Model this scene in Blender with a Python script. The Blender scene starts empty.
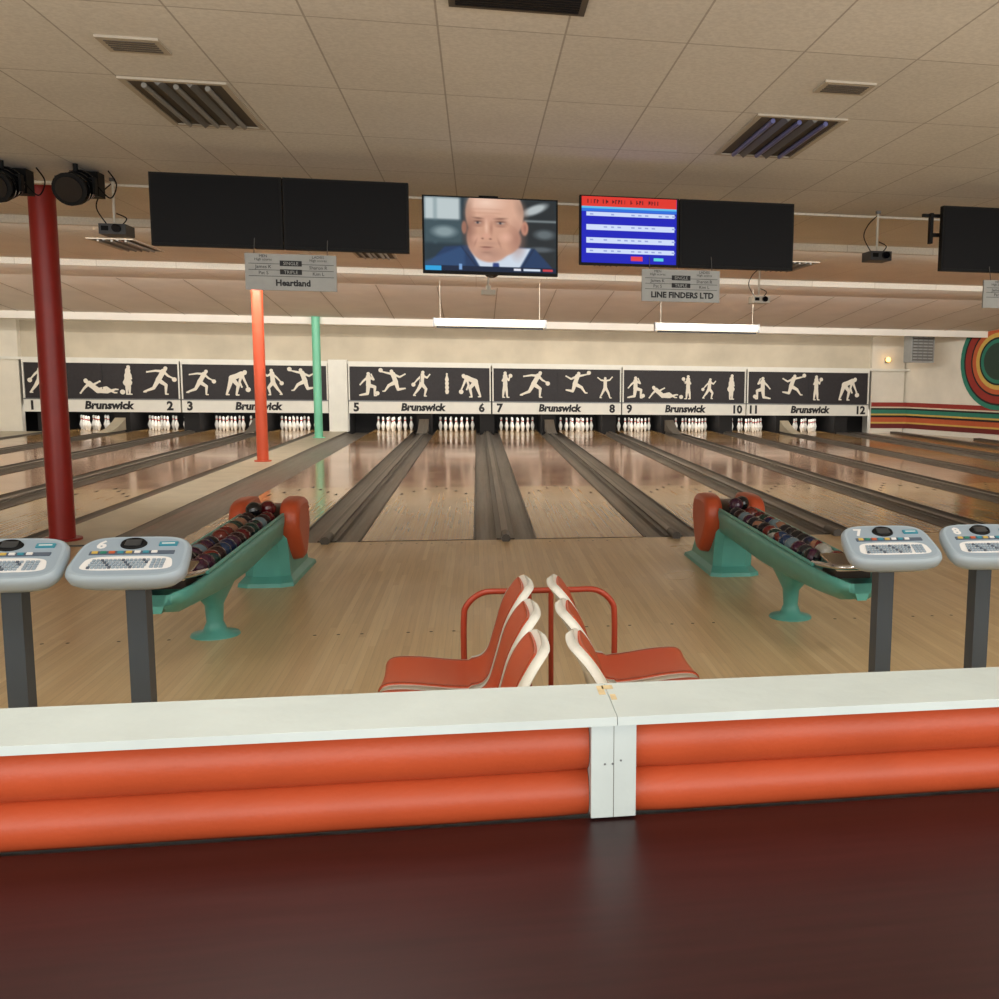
import bpy, math, random
import numpy as np
from mathutils import Matrix, Vector
random.seed(4)
scene=bpy.context.scene
try:
    scene.view_settings.view_transform='Standard'
    scene.view_settings.look='None'
except Exception: pass

# ---------------------------------------------------------------- materials
def srgb(r,g,b):
    f=lambda c:(c/255/12.92) if c/255<=.04045 else ((c/255+.055)/1.055)**2.4
    return (f(r),f(g),f(b),1)
def mat(name,col,rough=.5,metal=0,emit=0,var=0,vscale=8,bump=0,bscale=60,coat=0,stretch=None,spec=None):
    m=bpy.data.materials.new(name); m.use_nodes=True
    nt=m.node_tree; b=nt.nodes['Principled BSDF']
    c=srgb(*col)
    b.inputs['Base Color'].default_value=c
    b.inputs['Roughness'].default_value=rough
    b.inputs['Metallic'].default_value=metal
    if spec is not None: b.inputs['Specular IOR Level'].default_value=spec
    if coat: b.inputs['Coat Weight'].default_value=coat; b.inputs['Coat Roughness'].default_value=.08
    if emit:
        b.inputs['Emission Color'].default_value=c; b.inputs['Emission Strength'].default_value=emit
    if var or bump:
        tc=nt.nodes.new('ShaderNodeTexCoord'); mp=nt.nodes.new('ShaderNodeMapping')
        nt.links.new(tc.outputs['Object'],mp.inputs[0])
        if stretch: mp.inputs['Scale'].default_value=stretch
    if var:
        n=nt.nodes.new('ShaderNodeTexNoise'); n.inputs['Scale'].default_value=vscale; n.inputs['Detail'].default_value=5
        nt.links.new(mp.outputs[0],n.inputs['Vector'])
        r=nt.nodes.new('ShaderNodeMapRange'); r.inputs[1].default_value=.3; r.inputs[2].default_value=.7
        r.inputs[3].default_value=1-var; r.inputs[4].default_value=1+var
        nt.links.new(n.outputs[0],r.inputs[0])
        mx=nt.nodes.new('ShaderNodeMix'); mx.data_type='RGBA'; mx.blend_type='MULTIPLY'; mx.inputs[0].default_value=1
        mx.inputs[6].default_value=c; nt.links.new(r.outputs[0],mx.inputs[7])
        nt.links.new(mx.outputs[2],b.inputs['Base Color'])
    if bump:
        n2=nt.nodes.new('ShaderNodeTexNoise'); n2.inputs['Scale'].default_value=bscale
        nt.links.new(mp.outputs[0],n2.inputs['Vector'])
        bp=nt.nodes.new('ShaderNodeBump'); bp.inputs['Strength'].default_value=bump; bp.inputs['Distance'].default_value=.01
        nt.links.new(n2.outputs[0],bp.inputs['Height']); nt.links.new(bp.outputs[0],b.inputs['Normal'])
    return m

def boards(name,cols,bw,bl,rough,coat=0,rowoff=.37,wear=.25,spec=.5):
    m=bpy.data.materials.new(name); m.use_nodes=True
    nt=m.node_tree; N=nt.nodes; Lk=nt.links; b=N['Principled BSDF']
    tc=N.new('ShaderNodeTexCoord'); sp=N.new('ShaderNodeSeparateXYZ'); Lk.new(tc.outputs['Object'],sp.inputs[0])
    def M(op,a,bv=None,c=None):
        n=N.new('ShaderNodeMath'); n.operation=op
        for i,x in enumerate((a,bv,c)):
            if x is None: continue
            if isinstance(x,(int,float)): n.inputs[i].default_value=x
            else: Lk.new(x,n.inputs[i])
        return n.outputs[0]
    row=M('FLOOR',M('DIVIDE',sp.outputs[0],bw))
    w1=N.new('ShaderNodeTexWhiteNoise'); w1.noise_dimensions='1D'; Lk.new(row,w1.inputs['W'])
    yy=M('ADD',M('DIVIDE',sp.outputs[1],bl),M('MULTIPLY',w1.outputs[0],7.0))
    seg=M('FLOOR',yy)
    w2=N.new('ShaderNodeTexWhiteNoise'); w2.noise_dimensions='2D'
    cb=N.new('ShaderNodeCombineXYZ'); Lk.new(row,cb.inputs[0]); Lk.new(seg,cb.inputs[1]); Lk.new(cb.outputs[0],w2.inputs['Vector'])
    cr=N.new('ShaderNodeValToRGB'); els=cr.color_ramp.elements
    els[0].color=srgb(*cols[0]); els[1].color=srgb(*cols[-1])
    for i,c in enumerate(cols[1:-1]):
        e=els.new((i+1)/(len(cols)-1)); e.color=srgb(*c)
    Lk.new(w2.outputs[0],cr.inputs[0])
    mp=N.new('ShaderNodeMapping'); mp.inputs['Scale'].default_value=(40,1.2,1); Lk.new(tc.outputs['Object'],mp.inputs[0])
    ns=N.new('ShaderNodeTexNoise'); ns.inputs['Scale'].default_value=1.5; ns.inputs['Detail'].default_value=6; Lk.new(mp.outputs[0],ns.inputs['Vector'])
    mr=N.new('ShaderNodeMapRange'); mr.inputs[1].default_value=.3; mr.inputs[2].default_value=.7; mr.inputs[3].default_value=1-wear; mr.inputs[4].default_value=1+wear*.5
    Lk.new(ns.outputs[0],mr.inputs[0])
    fr=M('FRACT',M('DIVIDE',sp.outputs[0],bw)); line=M('LESS_THAN',fr,.035)
    l2=M('MULTIPLY',line,.3); k=M('MULTIPLY',mr.outputs[0],M('SUBTRACT',1.0,l2))
    mx=N.new('ShaderNodeMix'); mx.data_type='RGBA'; mx.blend_type='MULTIPLY'; mx.inputs[0].default_value=1
    Lk.new(cr.outputs[0],mx.inputs[6]); Lk.new(k,mx.inputs[7]); Lk.new(mx.outputs[2],b.inputs['Base Color'])
    n3=N.new('ShaderNodeTexNoise'); n3.inputs['Scale'].default_value=.8; Lk.new(tc.outputs['Object'],n3.inputs['Vector'])
    r3=N.new('ShaderNodeMapRange'); r3.inputs[1].default_value=.3; r3.inputs[2].default_value=.7; r3.inputs[3].default_value=rough*.8; r3.inputs[4].default_value=rough*1.25
    Lk.new(n3.outputs[0],r3.inputs[0]); Lk.new(r3.outputs[0],b.inputs['Roughness'])
    b.inputs['Specular IOR Level'].default_value=spec
    if coat: b.inputs['Coat Weight'].default_value=coat; b.inputs['Coat Roughness'].default_value=.06
    return m

def tilemat(name,c1,c2,cm,bw,bh,off):
    m=bpy.data.materials.new(name); m.use_nodes=True
    nt=m.node_tree; N=nt.nodes; Lk=nt.links; b=N['Principled BSDF']
    tc=N.new('ShaderNodeTexCoord'); mp=N.new('ShaderNodeMapping'); mp.inputs['Location'].default_value=off
    Lk.new(tc.outputs['Object'],mp.inputs[0])
    br=N.new('ShaderNodeTexBrick'); br.offset=0; br.squash=1
    br.inputs['Color1'].default_value=srgb(*c1); br.inputs['Color2'].default_value=srgb(*c2); br.inputs['Mortar'].default_value=srgb(*cm)
    br.inputs['Scale'].default_value=1; br.inputs['Mortar Size'].default_value=.006; br.inputs['Brick Width'].default_value=bw; br.inputs['Row Height'].default_value=bh
    br.inputs['Mortar Smooth'].default_value=.3
    Lk.new(mp.outputs[0],br.inputs['Vector'])
    n=N.new('ShaderNodeTexNoise'); n.inputs['Scale'].default_value=45; n.inputs['Detail'].default_value=4; Lk.new(tc.outputs['Object'],n.inputs['Vector'])
    mr=N.new('ShaderNodeMapRange'); mr.inputs[1].default_value=.35; mr.inputs[2].default_value=.65; mr.inputs[3].default_value=.92; mr.inputs[4].default_value=1.04
    Lk.new(n.outputs[0],mr.inputs[0])
    n2=N.new('ShaderNodeTexNoise'); n2.inputs['Scale'].default_value=.7; Lk.new(tc.outputs['Object'],n2.inputs['Vector'])
    mr2=N.new('ShaderNodeMapRange'); mr2.inputs[1].default_value=.3; mr2.inputs[2].default_value=.7; mr2.inputs[3].default_value=.92; mr2.inputs[4].default_value=1.04
    Lk.new(n2.outputs[0],mr2.inputs[0])
    mu=N.new('ShaderNodeMath'); mu.operation='MULTIPLY'; Lk.new(mr.outputs[0],mu.inputs[0]); Lk.new(mr2.outputs[0],mu.inputs[1])
    mx=N.new('ShaderNodeMix'); mx.data_type='RGBA'; mx.blend_type='MULTIPLY'; mx.inputs[0].default_value=1
    Lk.new(br.outputs['Color'],mx.inputs[6]); Lk.new(mu.outputs[0],mx.inputs[7]); Lk.new(mx.outputs[2],b.inputs['Base Color'])
    b.inputs['Roughness'].default_value=.9
    return m

def screenmat(name,strength):
    m=bpy.data.materials.new(name); m.use_nodes=True
    nt=m.node_tree; b=nt.nodes['Principled BSDF']; a=nt.nodes.new('ShaderNodeVertexColor'); a.layer_name='Col'
    b.inputs['Base Color'].default_value=(0.01,.01,.01,1); b.inputs['Roughness'].default_value=.5; b.inputs['Specular IOR Level'].default_value=.15
    nt.links.new(a.outputs[0],b.inputs['Emission Color']); b.inputs['Emission Strength'].default_value=strength
    return m

m_app=boards('approach_maple',[(202,174,130),(216,190,146),(208,180,136),(222,198,156)],.042,1.8,.34,0,wear=.09)
m_lane=boards('lane_maple',[(172,130,80),(188,148,94),(178,138,86),(194,156,102)],.028,4.5,.14,0,wear=.1,spec=.55)
m_laned=boards('lane_pine',[(144,92,48),(162,108,60),(152,98,52),(168,116,68)],.028,4.0,.12,0,wear=.15,spec=.55)
m_tile=tilemat('ceiling_tile',(228,226,221),(222,220,215),(180,176,170),.61,1.22,(2.0,-6.35,0))
m_tile2=tilemat('ceiling_tile_far',(240,236,226),(234,230,220),(208,202,190),1.22,2.4,(0,-.5,0))
m_sof=mat('soffit_cream',(242,238,230),.85,var=.04,vscale=1.5)
m_wall=mat('painted_wall',(228,222,208),.8,var=.06,vscale=2)
m_wallg=mat('stained_wall',(202,192,172),.8,var=.12,vscale=1.2)
m_white=mat('white_paint',(228,227,218),.45,var=.03,vscale=5)
m_rail=mat('rail_paint',(190,200,198),.5,var=.05,vscale=6,bump=.15,bscale=30)
m_tape=mat('old_tape',(196,176,136),.7,var=.2,vscale=40)
m_black=mat('matte_black',(14,14,15),.6,spec=.2)
m_scr=mat('screen_black',(9,9,12),.45,spec=.12)
m_blk2=mat('black_plastic',(10,11,14),.25)
m_blackp=mat('mask_black',(32,28,32),.6,var=.25,vscale=18)
m_fig=mat('silhouette_cream',(228,222,208),.7)
m_ink=mat('sign_ink',(22,22,26),.6)
m_gut=mat('gutter_grey',(104,96,86),.4,var=.2,vscale=4,stretch=(6,.3,1))
m_gut2=mat('gutter_cap',(78,72,66),.45,var=.15,vscale=4,stretch=(6,.3,1))
m_cap=mat('capping_beige',(190,180,158),.45,var=.1,vscale=3)
m_dark=mat('pit_dark',(24,22,22),.8)
m_or=mat('orange_vinyl',(180,76,42),.42,var=.08,vscale=5,bump=.06,bscale=120,spec=.4)
m_orp=mat('orange_shell',(190,82,48),.38)
m_red=mat('pole_red',(150,34,28),.4,var=.05)
m_orpole=mat('pole_orange',(190,76,46),.4)
m_grn=mat('pole_mint',(120,205,170),.4)
m_teal=mat('rack_teal',(90,166,156),.35,var=.05)
m_tube=mat('tube_red',(170,64,40),.35)
m_chrome=mat('chrome',(210,210,212),.15,1)
m_mah=mat('mahogany_laminate',(48,20,21),.36,var=.18,vscale=4,stretch=(1.2,16,1),spec=.35)
m_post=mat('console_post',(66,76,86),.45)
m_cons=mat('console_shell',(160,176,188),.35)
m_panel=mat('console_panel',(150,166,180),.4)
m_key=mat('key_white',(228,228,228),.5)
m_keyd=mat('key_slate',(84,96,112),.5)
m_tbtn=mat('button_teal',(60,140,160),.4)
m_board=mat('board_grey',(158,160,158),.6,var=.06,vscale=14)
m_metal=mat('dull_metal',(120,122,124),.4,.7)
m_lv=mat('louver',(120,120,118),.4,.3)
m_vent=mat('vent_beige',(186,178,164),.7)
m_dvent=mat('vent_dark',(88,82,74),.7)
m_tubeb=mat('fluoro_tube',(104,108,160),.3)
m_pin=mat('pin_white',(240,238,230),.25)
m_pinr=mat('pin_red',(200,40,40),.3)
m_conc=mat('concrete',(120,110,98),.7,var=.1)
m_proj=mat('projector_grey',(64,66,70),.5)
m_lens=mat('lens',(12,14,24),.08)
m_warm=mat('warm_bulb',(255,190,90),.4,emit=6)
m_smoke=mat('brown_hood',(48,34,30),.3)
C_=dict(teal=(44,124,104),yel=(206,174,88),red=(150,48,40),org=(190,92,54),blk=(34,28,28),dred=(110,36,36),cream=(214,204,180),dgrn=(44,66,56))
mm={k:mat('mural_'+k,v,.7,var=.05) for k,v in C_.items()}

# ---------------------------------------------------------------- mesh builder
class MB:
    def __init__(s,name):
        s.name=name; s.v=[]; s.f=[]; s.fm=[]; s.sm=[]; s.mats=[]; s.M=Matrix.Identity(4)
    def mi(s,m):
        if m not in s.mats: s.mats.append(m)
        return s.mats.index(m)
    def add(s,vs,fs,m,smooth=False):
        o=len(s.v); s.v+= [tuple(s.M@Vector(p)) for p in vs]
        k=s.mi(m)
        for f in fs: s.f.append([i+o for i in f]); s.fm.append(k); s.sm.append(smooth)
    def box(s,x0,x1,y0,y1,z0,z1,m):
        vs=[(x,y,z) for x in (x0,x1) for y in (y0,y1) for z in (z0,z1)]
        s.add(vs,[(0,1,3,2),(4,6,7,5),(0,4,5,1),(2,3,7,6),(0,2,6,4),(1,5,7,3)],m)
    def tube(s,path,r,m,n=12,caps=True,smooth=True):
        P=[Vector(p) for p in path]; vs=[];fs=[]
        rs=r if isinstance(r,(list,tuple)) else [r]*len(P)
        up=None
        for i,p in enumerate(P):
            t=(P[min(i+1,len(P)-1)]-P[max(i-1,0)]).normalized()
            if up is None:
                up=Vector((0,0,1)) if abs(t.z)<.9 else Vector((1,0,0))
            a=(up-t*up.dot(t)).normalized(); b=t.cross(a); up=a
            for k in range(n):
                th=2*math.pi*k/n; vs.append(p+(a*math.cos(th)+b*math.sin(th))*rs[i])
        for i in range(len(P)-1):
            for k in range(n):
                fs.append((i*n+k,i*n+(k+1)%n,(i+1)*n+(k+1)%n,(i+1)*n+k))
        s.add(vs,fs,m,smooth)
        if caps:
            s.add(vs[:n],[tuple(range(n))[::-1]],m); s.add(vs[-n:],[tuple(range(n))],m)
    def loft(s,secs,m,smooth=True,caps=True):
        n=len(secs[0]); vs=[p for q in secs for p in q]; fs=[]
        for i in range(len(secs)-1):
            for k in range(n): fs.append((i*n+k,i*n+(k+1)%n,(i+1)*n+(k+1)%n,(i+1)*n+k))
        s.add(vs,fs,m,smooth)
        if caps:
            s.add(secs[0],[tuple(range(n))[::-1]],m); s.add(secs[-1],[tuple(range(n))],m)
    def lathe(s,c,prof,m,n=20):
        s.loft([[(c[0]+r*math.cos(2*math.pi*k/n),c[1]+r*math.sin(2*math.pi*k/n),c[2]+z) for k in range(n)] for r,z in prof],m)
    def sphere(s,c,r,m,m2=None,axis=None,nu=16,nv=10,sc=(1,1,1)):
        ax=Vector(axis).normalized() if axis else Vector((0,0,1))
        q=ax.to_track_quat('Z','Y'); vs=[];
        for j in range(nv+1):
            ph=math.pi*j/nv
            for k in range(nu):
                th=2*math.pi*k/nu
                d=q@Vector((math.sin(ph)*math.cos(th),math.sin(ph)*math.sin(th),math.cos(ph)))
                vs.append((c[0]+r*d.x*sc[0],c[1]+r*d.y*sc[1],c[2]+r*d.z*sc[2]))
        for j in range(nv):
            band=m2 is not None and j in (nv//2-1,nv//2)
            fs=[(j*nu+k,(j+1)*nu+k,(j+1)*nu+(k+1)%nu,j*nu+(k+1)%nu) for k in range(nu)]
            s.add([vs[i] for f in fs for i in f],[(4*i,4*i+1,4*i+2,4*i+3) for i in range(len(fs))],m2 if band else m,True)
    def shell(s,G,th,m):
        G=np.array(G,float); a,b,_=G.shape
        du=np.gradient(G,axis=0); dv=np.gradient(G,axis=1); n=np.cross(du,dv); n/=np.linalg.norm(n,axis=2,keepdims=True)+1e-9
        B=G-n*th; vs=[tuple(p) for p in G.reshape(-1,3)]+[tuple(p) for p in B.reshape(-1,3)]; o=a*b; fs=[]
        for i in range(a-1):
            for j in range(b-1):
                q=(i*b+j,(i+1)*b+j,(i+1)*b+j+1,i*b+j+1); fs.append(q); fs.append(tuple(x+o for x in q[::-1]))
        for i in range(a-1):
            for j in (0,b-1):
                fs.append((i*b+j,(i+1)*b+j,(i+1)*b+j+o,i*b+j+o))
        for j in range(b-1):
            for i in (0,a-1):
                fs.append((i*b+j,i*b+j+1,i*b+j+1+o,i*b+j+o))
        s.add(vs,fs,m,True)
    def prism(s,pts,d,m):
        n=len(pts); d=Vector(d); vs=[Vector(p) for p in pts]+[Vector(p)+d for p in pts]
        s.add(vs,[tuple(range(n))[::-1],tuple(range(n,2*n))]+[(k,(k+1)%n,(k+1)%n+n,k+n) for k in range(n)],m)
    def text(s,txt,o,right,up,size,m,bold=.0,align='CENTER',sx=1,shear=0):
        cu=bpy.data.curves.new('t','FONT'); cu.body=txt; cu.size=size; cu.align_x=align; cu.align_y='CENTER'; cu.offset=bold; cu.shear=shear
        cu.resolution_u=2
        ob=bpy.data.objects.new('t',cu); bpy.context.collection.objects.link(ob)
        bpy.context.view_layer.update()
        dg=bpy.context.evaluated_depsgraph_get(); me=bpy.data.meshes.new_from_object(ob.evaluated_get(dg))
        R=Vector(right);U=Vector(up);O=Vector(o)
        s.add([O+R*(v.co.x*sx)+U*v.co.y for v in me.vertices],[tuple(p.vertices) for p in me.polygons],m)
        bpy.data.objects.remove(ob); bpy.data.meshes.remove(me)
    def build(s,bevel=0,normals=True):
        me=bpy.data.meshes.new(s.name); me.from_pydata(s.v,[],s.f); me.validate(clean_customdata=False)
        for m in s.mats: me.materials.append(m)
        if len(me.polygons)==len(s.f):
            me.polygons.foreach_set('material_index',s.fm); me.polygons.foreach_set('use_smooth',s.sm)
        else:
            for p in me.polygons: p.use_smooth=False
        ob=bpy.data.objects.new(s.name,me); bpy.context.collection.objects.link(ob)
        if bevel:
            bv=ob.modifiers.new('bevel','BEVEL'); bv.width=bevel; bv.segments=2; bv.limit_method='ANGLE'; bv.angle_limit=math.radians(50)
        return ob

def curve_pts(ctrl,n=8):
    P=[Vector(p) for p in ctrl]; out=[]
    Q=[P[0]]+P+[P[-1]]
    for i in range(len(P)-1):
        p0,p1,p2,p3=Q[i:i+4]
        for k in range(n):
            t=k/n
            out.append(.5*((2*p1)+(p2-p0)*t+(2*p0-5*p1+4*p2-p3)*t*t+(3*p1-p0-3*p2+p3)*t**3))
    out.append(P[-1]); return out

# ---------------------------------------------------------------- room shell
b=MB('floor'); b.box(-13,19.2,-3,10.1,-.15,0,m_app)
b.box(-13,19.2,10.1,31,-.25,-.13,m_conc); b.build()
cent=[-10.2,-8.46,-6.72,-4.98,-2.34,-.6,1.14,2.88,4.62,6.36,8.1,9.84]
b=MB('approach_marking_dots')
for cx in cent:
    for k in range(-3,4):
        for yy in (9.95,6.5):
            x=cx+k*.145
            if k==0 and yy<7: continue
            b.add([(x+.012*math.cos(a*math.pi/4),yy+.012*math.sin(a*math.pi/4),.001) for a in range(8)],[tuple(range(8))],m_ink)
b.build()
b=MB('floor_walkway'); b.box(-13,-11.1,10.1,28.6,-.13,0,m_cap)
b.box(11.0,12.0,10.1,28.6,-.13,0,m_lane)
b.prism([(12.0,10.1,-.13),(19.2,10.1,-.13),(19.2,13.0,-.13),(12.9,28.6,-.13),(12.0,28.6,-.13)],(0,0,.13),m_lane)
b.box(11.0,11.35,10.1,28.6,0,.03,m_gut2); b.box(12.3,12.5,10.1,28.6,0,.05,m_gut2); b.box(13.4,13.6,10.1,25.5,0,.05,m_gut2)
b.build()
for i,c in enumerate(cent):
    b=MB('bowling_lane'); 
    b.box(c-.55,c+.55,10.12,14.9,-.12,0,m_lane)
    b.box(c-.55,c+.55,14.9,24.5,-.12,0,m_laned)
    b.box(c-.55,c+.55,24.5,29.95,-.12,0,m_lane)
    b.box(c-.55,c+.55,10.12,10.15,0,.0015,m_ink)
    for k in range(-3,4):
        x=c+k*.145; y=14.9-abs(k)*.3
        b.add([(x-.025,y,.002),(x+.025,y,.002),(x,y+.16,.002)],[(0,1,2)],m_ink)
    b.build()
def gutter(name,x0,x1,capx0,capx1,capm,ridge=True):
    b=MB(name)
    prof=[]
    def arc(a,c,n=8):
        r=(c-a)/2; mx=(a+c)/2
        return [(mx-r*math.cos(math.pi*k/n),-.085*math.sin(math.pi*k/n)) for k in range(n+1)]
    if capx0-x0>.05: prof+=arc(x0,capx0)
    else: prof.append((x0,0))
    prof+=[(capx0,.012),(capx1,.012)]
    if x1-capx1>.05: prof+=arc(capx1,x1)
    else: prof.append((x1,0))
    n=len(prof)
    vs=[(x,10.12,z) for x,z in prof]+[(x,28.7,z) for x,z in prof]
    for k in range(n-1):
        a,c=prof[k],prof[k+1]
        flat=a[1]>0.01 and c[1]>0.01
        b.add([vs[k],vs[k+1],vs[k+1+n],vs[k+n]],[(0,1,2,3)],capm if flat else m_gut,False)
    b.add([(x,10.12,z) for x,z in prof]+[(x1,10.12,-.13),(x0,10.12,-.13)],[tuple(range(n+2))],m_gut2)
    if ridge:
        m=(capx0+capx1)/2
        b.box(m-.035,m+.035,10.2,28.6,.012,.035,m_gut)
        b.tube([(m,9.98,.03),(m,10.3,.03)],.045,m_gut2,10)
        b.box(x0,x0+.02,10.12,28.7,0,.008,m_gut2); b.box(x1-.02,x1,10.12,28.7,0,.008,m_gut2)
    b.build()
for i in range(11):
    a=cent[i]+.555; c=cent[i+1]-.555
    if i==3: gutter('lane_gutter',a,c,-4.22,-3.55,m_cap,False)
    else:
        m=(a+c)/2; gutter('lane_gutter',a,c,m-.09,m+.09,m_gut2)
gutter('lane_gutter',cent[0]-.9,cent[0]-.555,cent[0]-.9,cent[0]-.8,m_gut2,False)
gutter('lane_gutter',cent[-1]+.555,cent[-1]+1.15,cent[-1]+.8,cent[-1]+1.15,m_gut2,False)

# walls
WO=Vector((12.2,30.4,0)); WE=Vector((.371,-.9286,0)).normalized()
WN=Vector((WE.y,-WE.x,0))
def wp(s_,z,off=0): 
    p=WO+WE*s_+WN*off; return (p.x,p.y,z)
b=MB('wall_left'); b.box(-13.15,-13,-3,31,-.15,3.6,m_wall); b.build()
b=MB('wall_right'); S=18.3
b.prism([wp(-.6,-.15),wp(S,-.15),wp(S,-.15,-.15),wp(-.6,-.15,-.15)],(0,0,3.75),m_wall)
b.box(19.0,19.15,-3,13.4,-.15,3.6,m_wall); b.build()
b=MB('wall_far')
b.box(-13,13.0,28.95,29.1,1.7,3.5,m_wallg)
b.box(-13,-11.75,28.75,28.95,-.13,3.4,m_wall)
b.box(11.7,12.75,28.75,28.95,-.13,3.4,m_wall)
b.box(-13,13.0,30.5,30.65,-.15,3.5,m_dark)
b.build()
b=MB('ceiling'); b.box(-13.1,19.1,-3,10.0,3.32,3.45,m_tile); b.build()
b=MB('ceiling_far'); b.box(-13.1,19.1,10.0,21.3,3.42,3.5,m_tile2); b.build()
b=MB('ceiling_slope')
pr=[(21.3,3.42),(26,2.97),(26,2.8),(26.15,2.8),(26.15,3.0),(30.6,2.8)]
vs=[(-13.1,y,z) for y,z in pr]+[(19.1,y,z) for y,z in pr]; n=len(pr)
b.add(vs,[(k,k+1,k+1+n,k+n) for k in range(n-1)],m_sof)
for k in range(26):   # panel joints on the slope
    x=-13+k*1.22
    b.prism([(x,21.35,3.412),(x+.02,21.35,3.412),(x+.02,25.98,2.968),(x,25.98,2.968)],(0,0,-.004),m_vent)
b.box(-13.1,19.1,21.3,31,3.5,3.6,m_wall); b.build()
b=MB('trim_1'); b.box(-13,12.9,28.66,28.95,1.86,1.93,m_white); b.build()
b=MB('trim_2'); b.box(-4.0,-3.5,28.6,28.9,0,1.97,m_white); b.build(.01)
b=MB('trim_3'); b.prism([wp(.2,0,.001),wp(S-.3,0,.001),wp(S-.3,0,.05),wp(.2,0,.05)],(0,0,.12),m_white); b.build()
b=MB('trim_4'); b.box(-13,19,10.0,10.08,3.3,3.42,m_tile2); b.build()
b=MB('trim_5'); b.box(-13,19,13.0,13.1,3.33,3.42,m_tile2); b.build()
b=MB('trim_6'); b.box(-13,16.9,18.0,18.1,3.32,3.42,m_tile2); b.build()

# mural
b=MB('wall_mural')
def strip(z0,z1,m,s0=1.72,s1=14):
    b.add([wp(s0,z0,.012),wp(s1,z0,.012),wp(s1,z1,.012),wp(s0,z1,.012)],[(0,1,2,3)],m)
    b.add([(11.72,28.74,z0),(12.85,28.74,z0),(12.85,28.74,z1),(11.72,28.74,z1)],[(0,1,2,3)],m)
zz=.92
for h,c in [(.13,'red'),(.04,'cream'),(.05,'blk'),(.12,'teal'),(.05,'yel'),(.06,'blk'),(.14,'org'),(.05,'yel'),(.14,'dred')]:
    strip(zz-h,zz,mm[c]); zz-=h
cs,cz,cl=5.15,2.15,2.2
R0=1.34
for i,(w,c) in enumerate([(.13,'teal'),(.05,'blk'),(.2,'red'),(.05,'blk'),(.13,'org'),(.12,'yel'),(.05,'blk'),(.1,'teal'),(.55,'dgrn')]):
    R1=max(R0-w,0.001); n=20
    outer=[(cs-R0*math.sin(math.pi*k/n),cz+R0*math.cos(math.pi*k/n)) for k in range(n+1)]+[(cs+cl+R0*math.sin(math.pi*k/n),cz-R0*math.cos(math.pi*k/n)) for k in range(n+1)]
    inner=[(cs-R1*math.sin(math.pi*k/n),cz+R1*math.cos(math.pi*k/n)) for k in range(n+1)]+[(cs+cl+R1*math.sin(math.pi*k/n),cz-R1*math.cos(math.pi*k/n)) for k in range(n+1)]
    N_=len(outer)
    b.add([wp(p[0],p[1],.02+.001*i) for p in outer]+[wp(p[0],p[1],.02+.001*i) for p in inner],[(k,(k+1)%N_,(k+1)%N_+N_,k+N_) for k in range(N_)],mm[c])
    R0=R1
b.build()

# ---------------------------------------------------------------- masking units
def fig(b,X,Z,H,P,flip=1):
    cnt=[0]
    def cap(p,q,r0,r1,n=7):
        p=Vector((p[0]*flip,p[1]));q=Vector((q[0]*flip,q[1])); d=(q-p)
        if d.length<1e-5: d=Vector((0,1e-4))
        a=math.atan2(d.y,d.x); pts=[]
        for k in range(n+1):
            t=a+math.pi/2+math.pi*k/n; pts.append((p.x+r0*math.cos(t),p.y+r0*math.sin(t)))
        for k in range(n+1):
            t=a-math.pi/2+math.pi*k/n; pts.append((q.x+r1*math.cos(t),q.y+r1*math.sin(t)))
        cnt[0]+=1; off=28.695-.0004*cnt[0]
        b.add([(X+x*H,off,Z+y*H) for x,y in pts],[tuple(range(len(pts)))],m_fig)
    hd=P['head']; nk=P['neck']; hp=P['hip']
    cap(hd,(hd[0],hd[1]-.03),.062,.052,10); cap(hd,nk,.035,.035)
    cap(nk,((nk[0]+hp[0])/2,(nk[1]+hp[1])/2),.085,.075); cap(((nk[0]+hp[0])/2,(nk[1]+hp[1])/2),hp,.075,.085)
    for e,h in (P['a1'],P['a2']):
        cap(nk,e,.045,.034); cap(e,h,.034,.022); cap(h,h,.03,.03)
    for k,f in (P['l1'],P['l2']):
        cap(hp,k,.075,.05); cap(k,f,.05,.026); cap(f,(f[0]+.07,f[1]-.005),.026,.02)
    if 'ball' in P: cap(P['ball'],P['ball'],.075,.075,12)
    if P.get('skirt'): cap(hp,(hp[0],hp[1]-.1),.1,.15)
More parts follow.
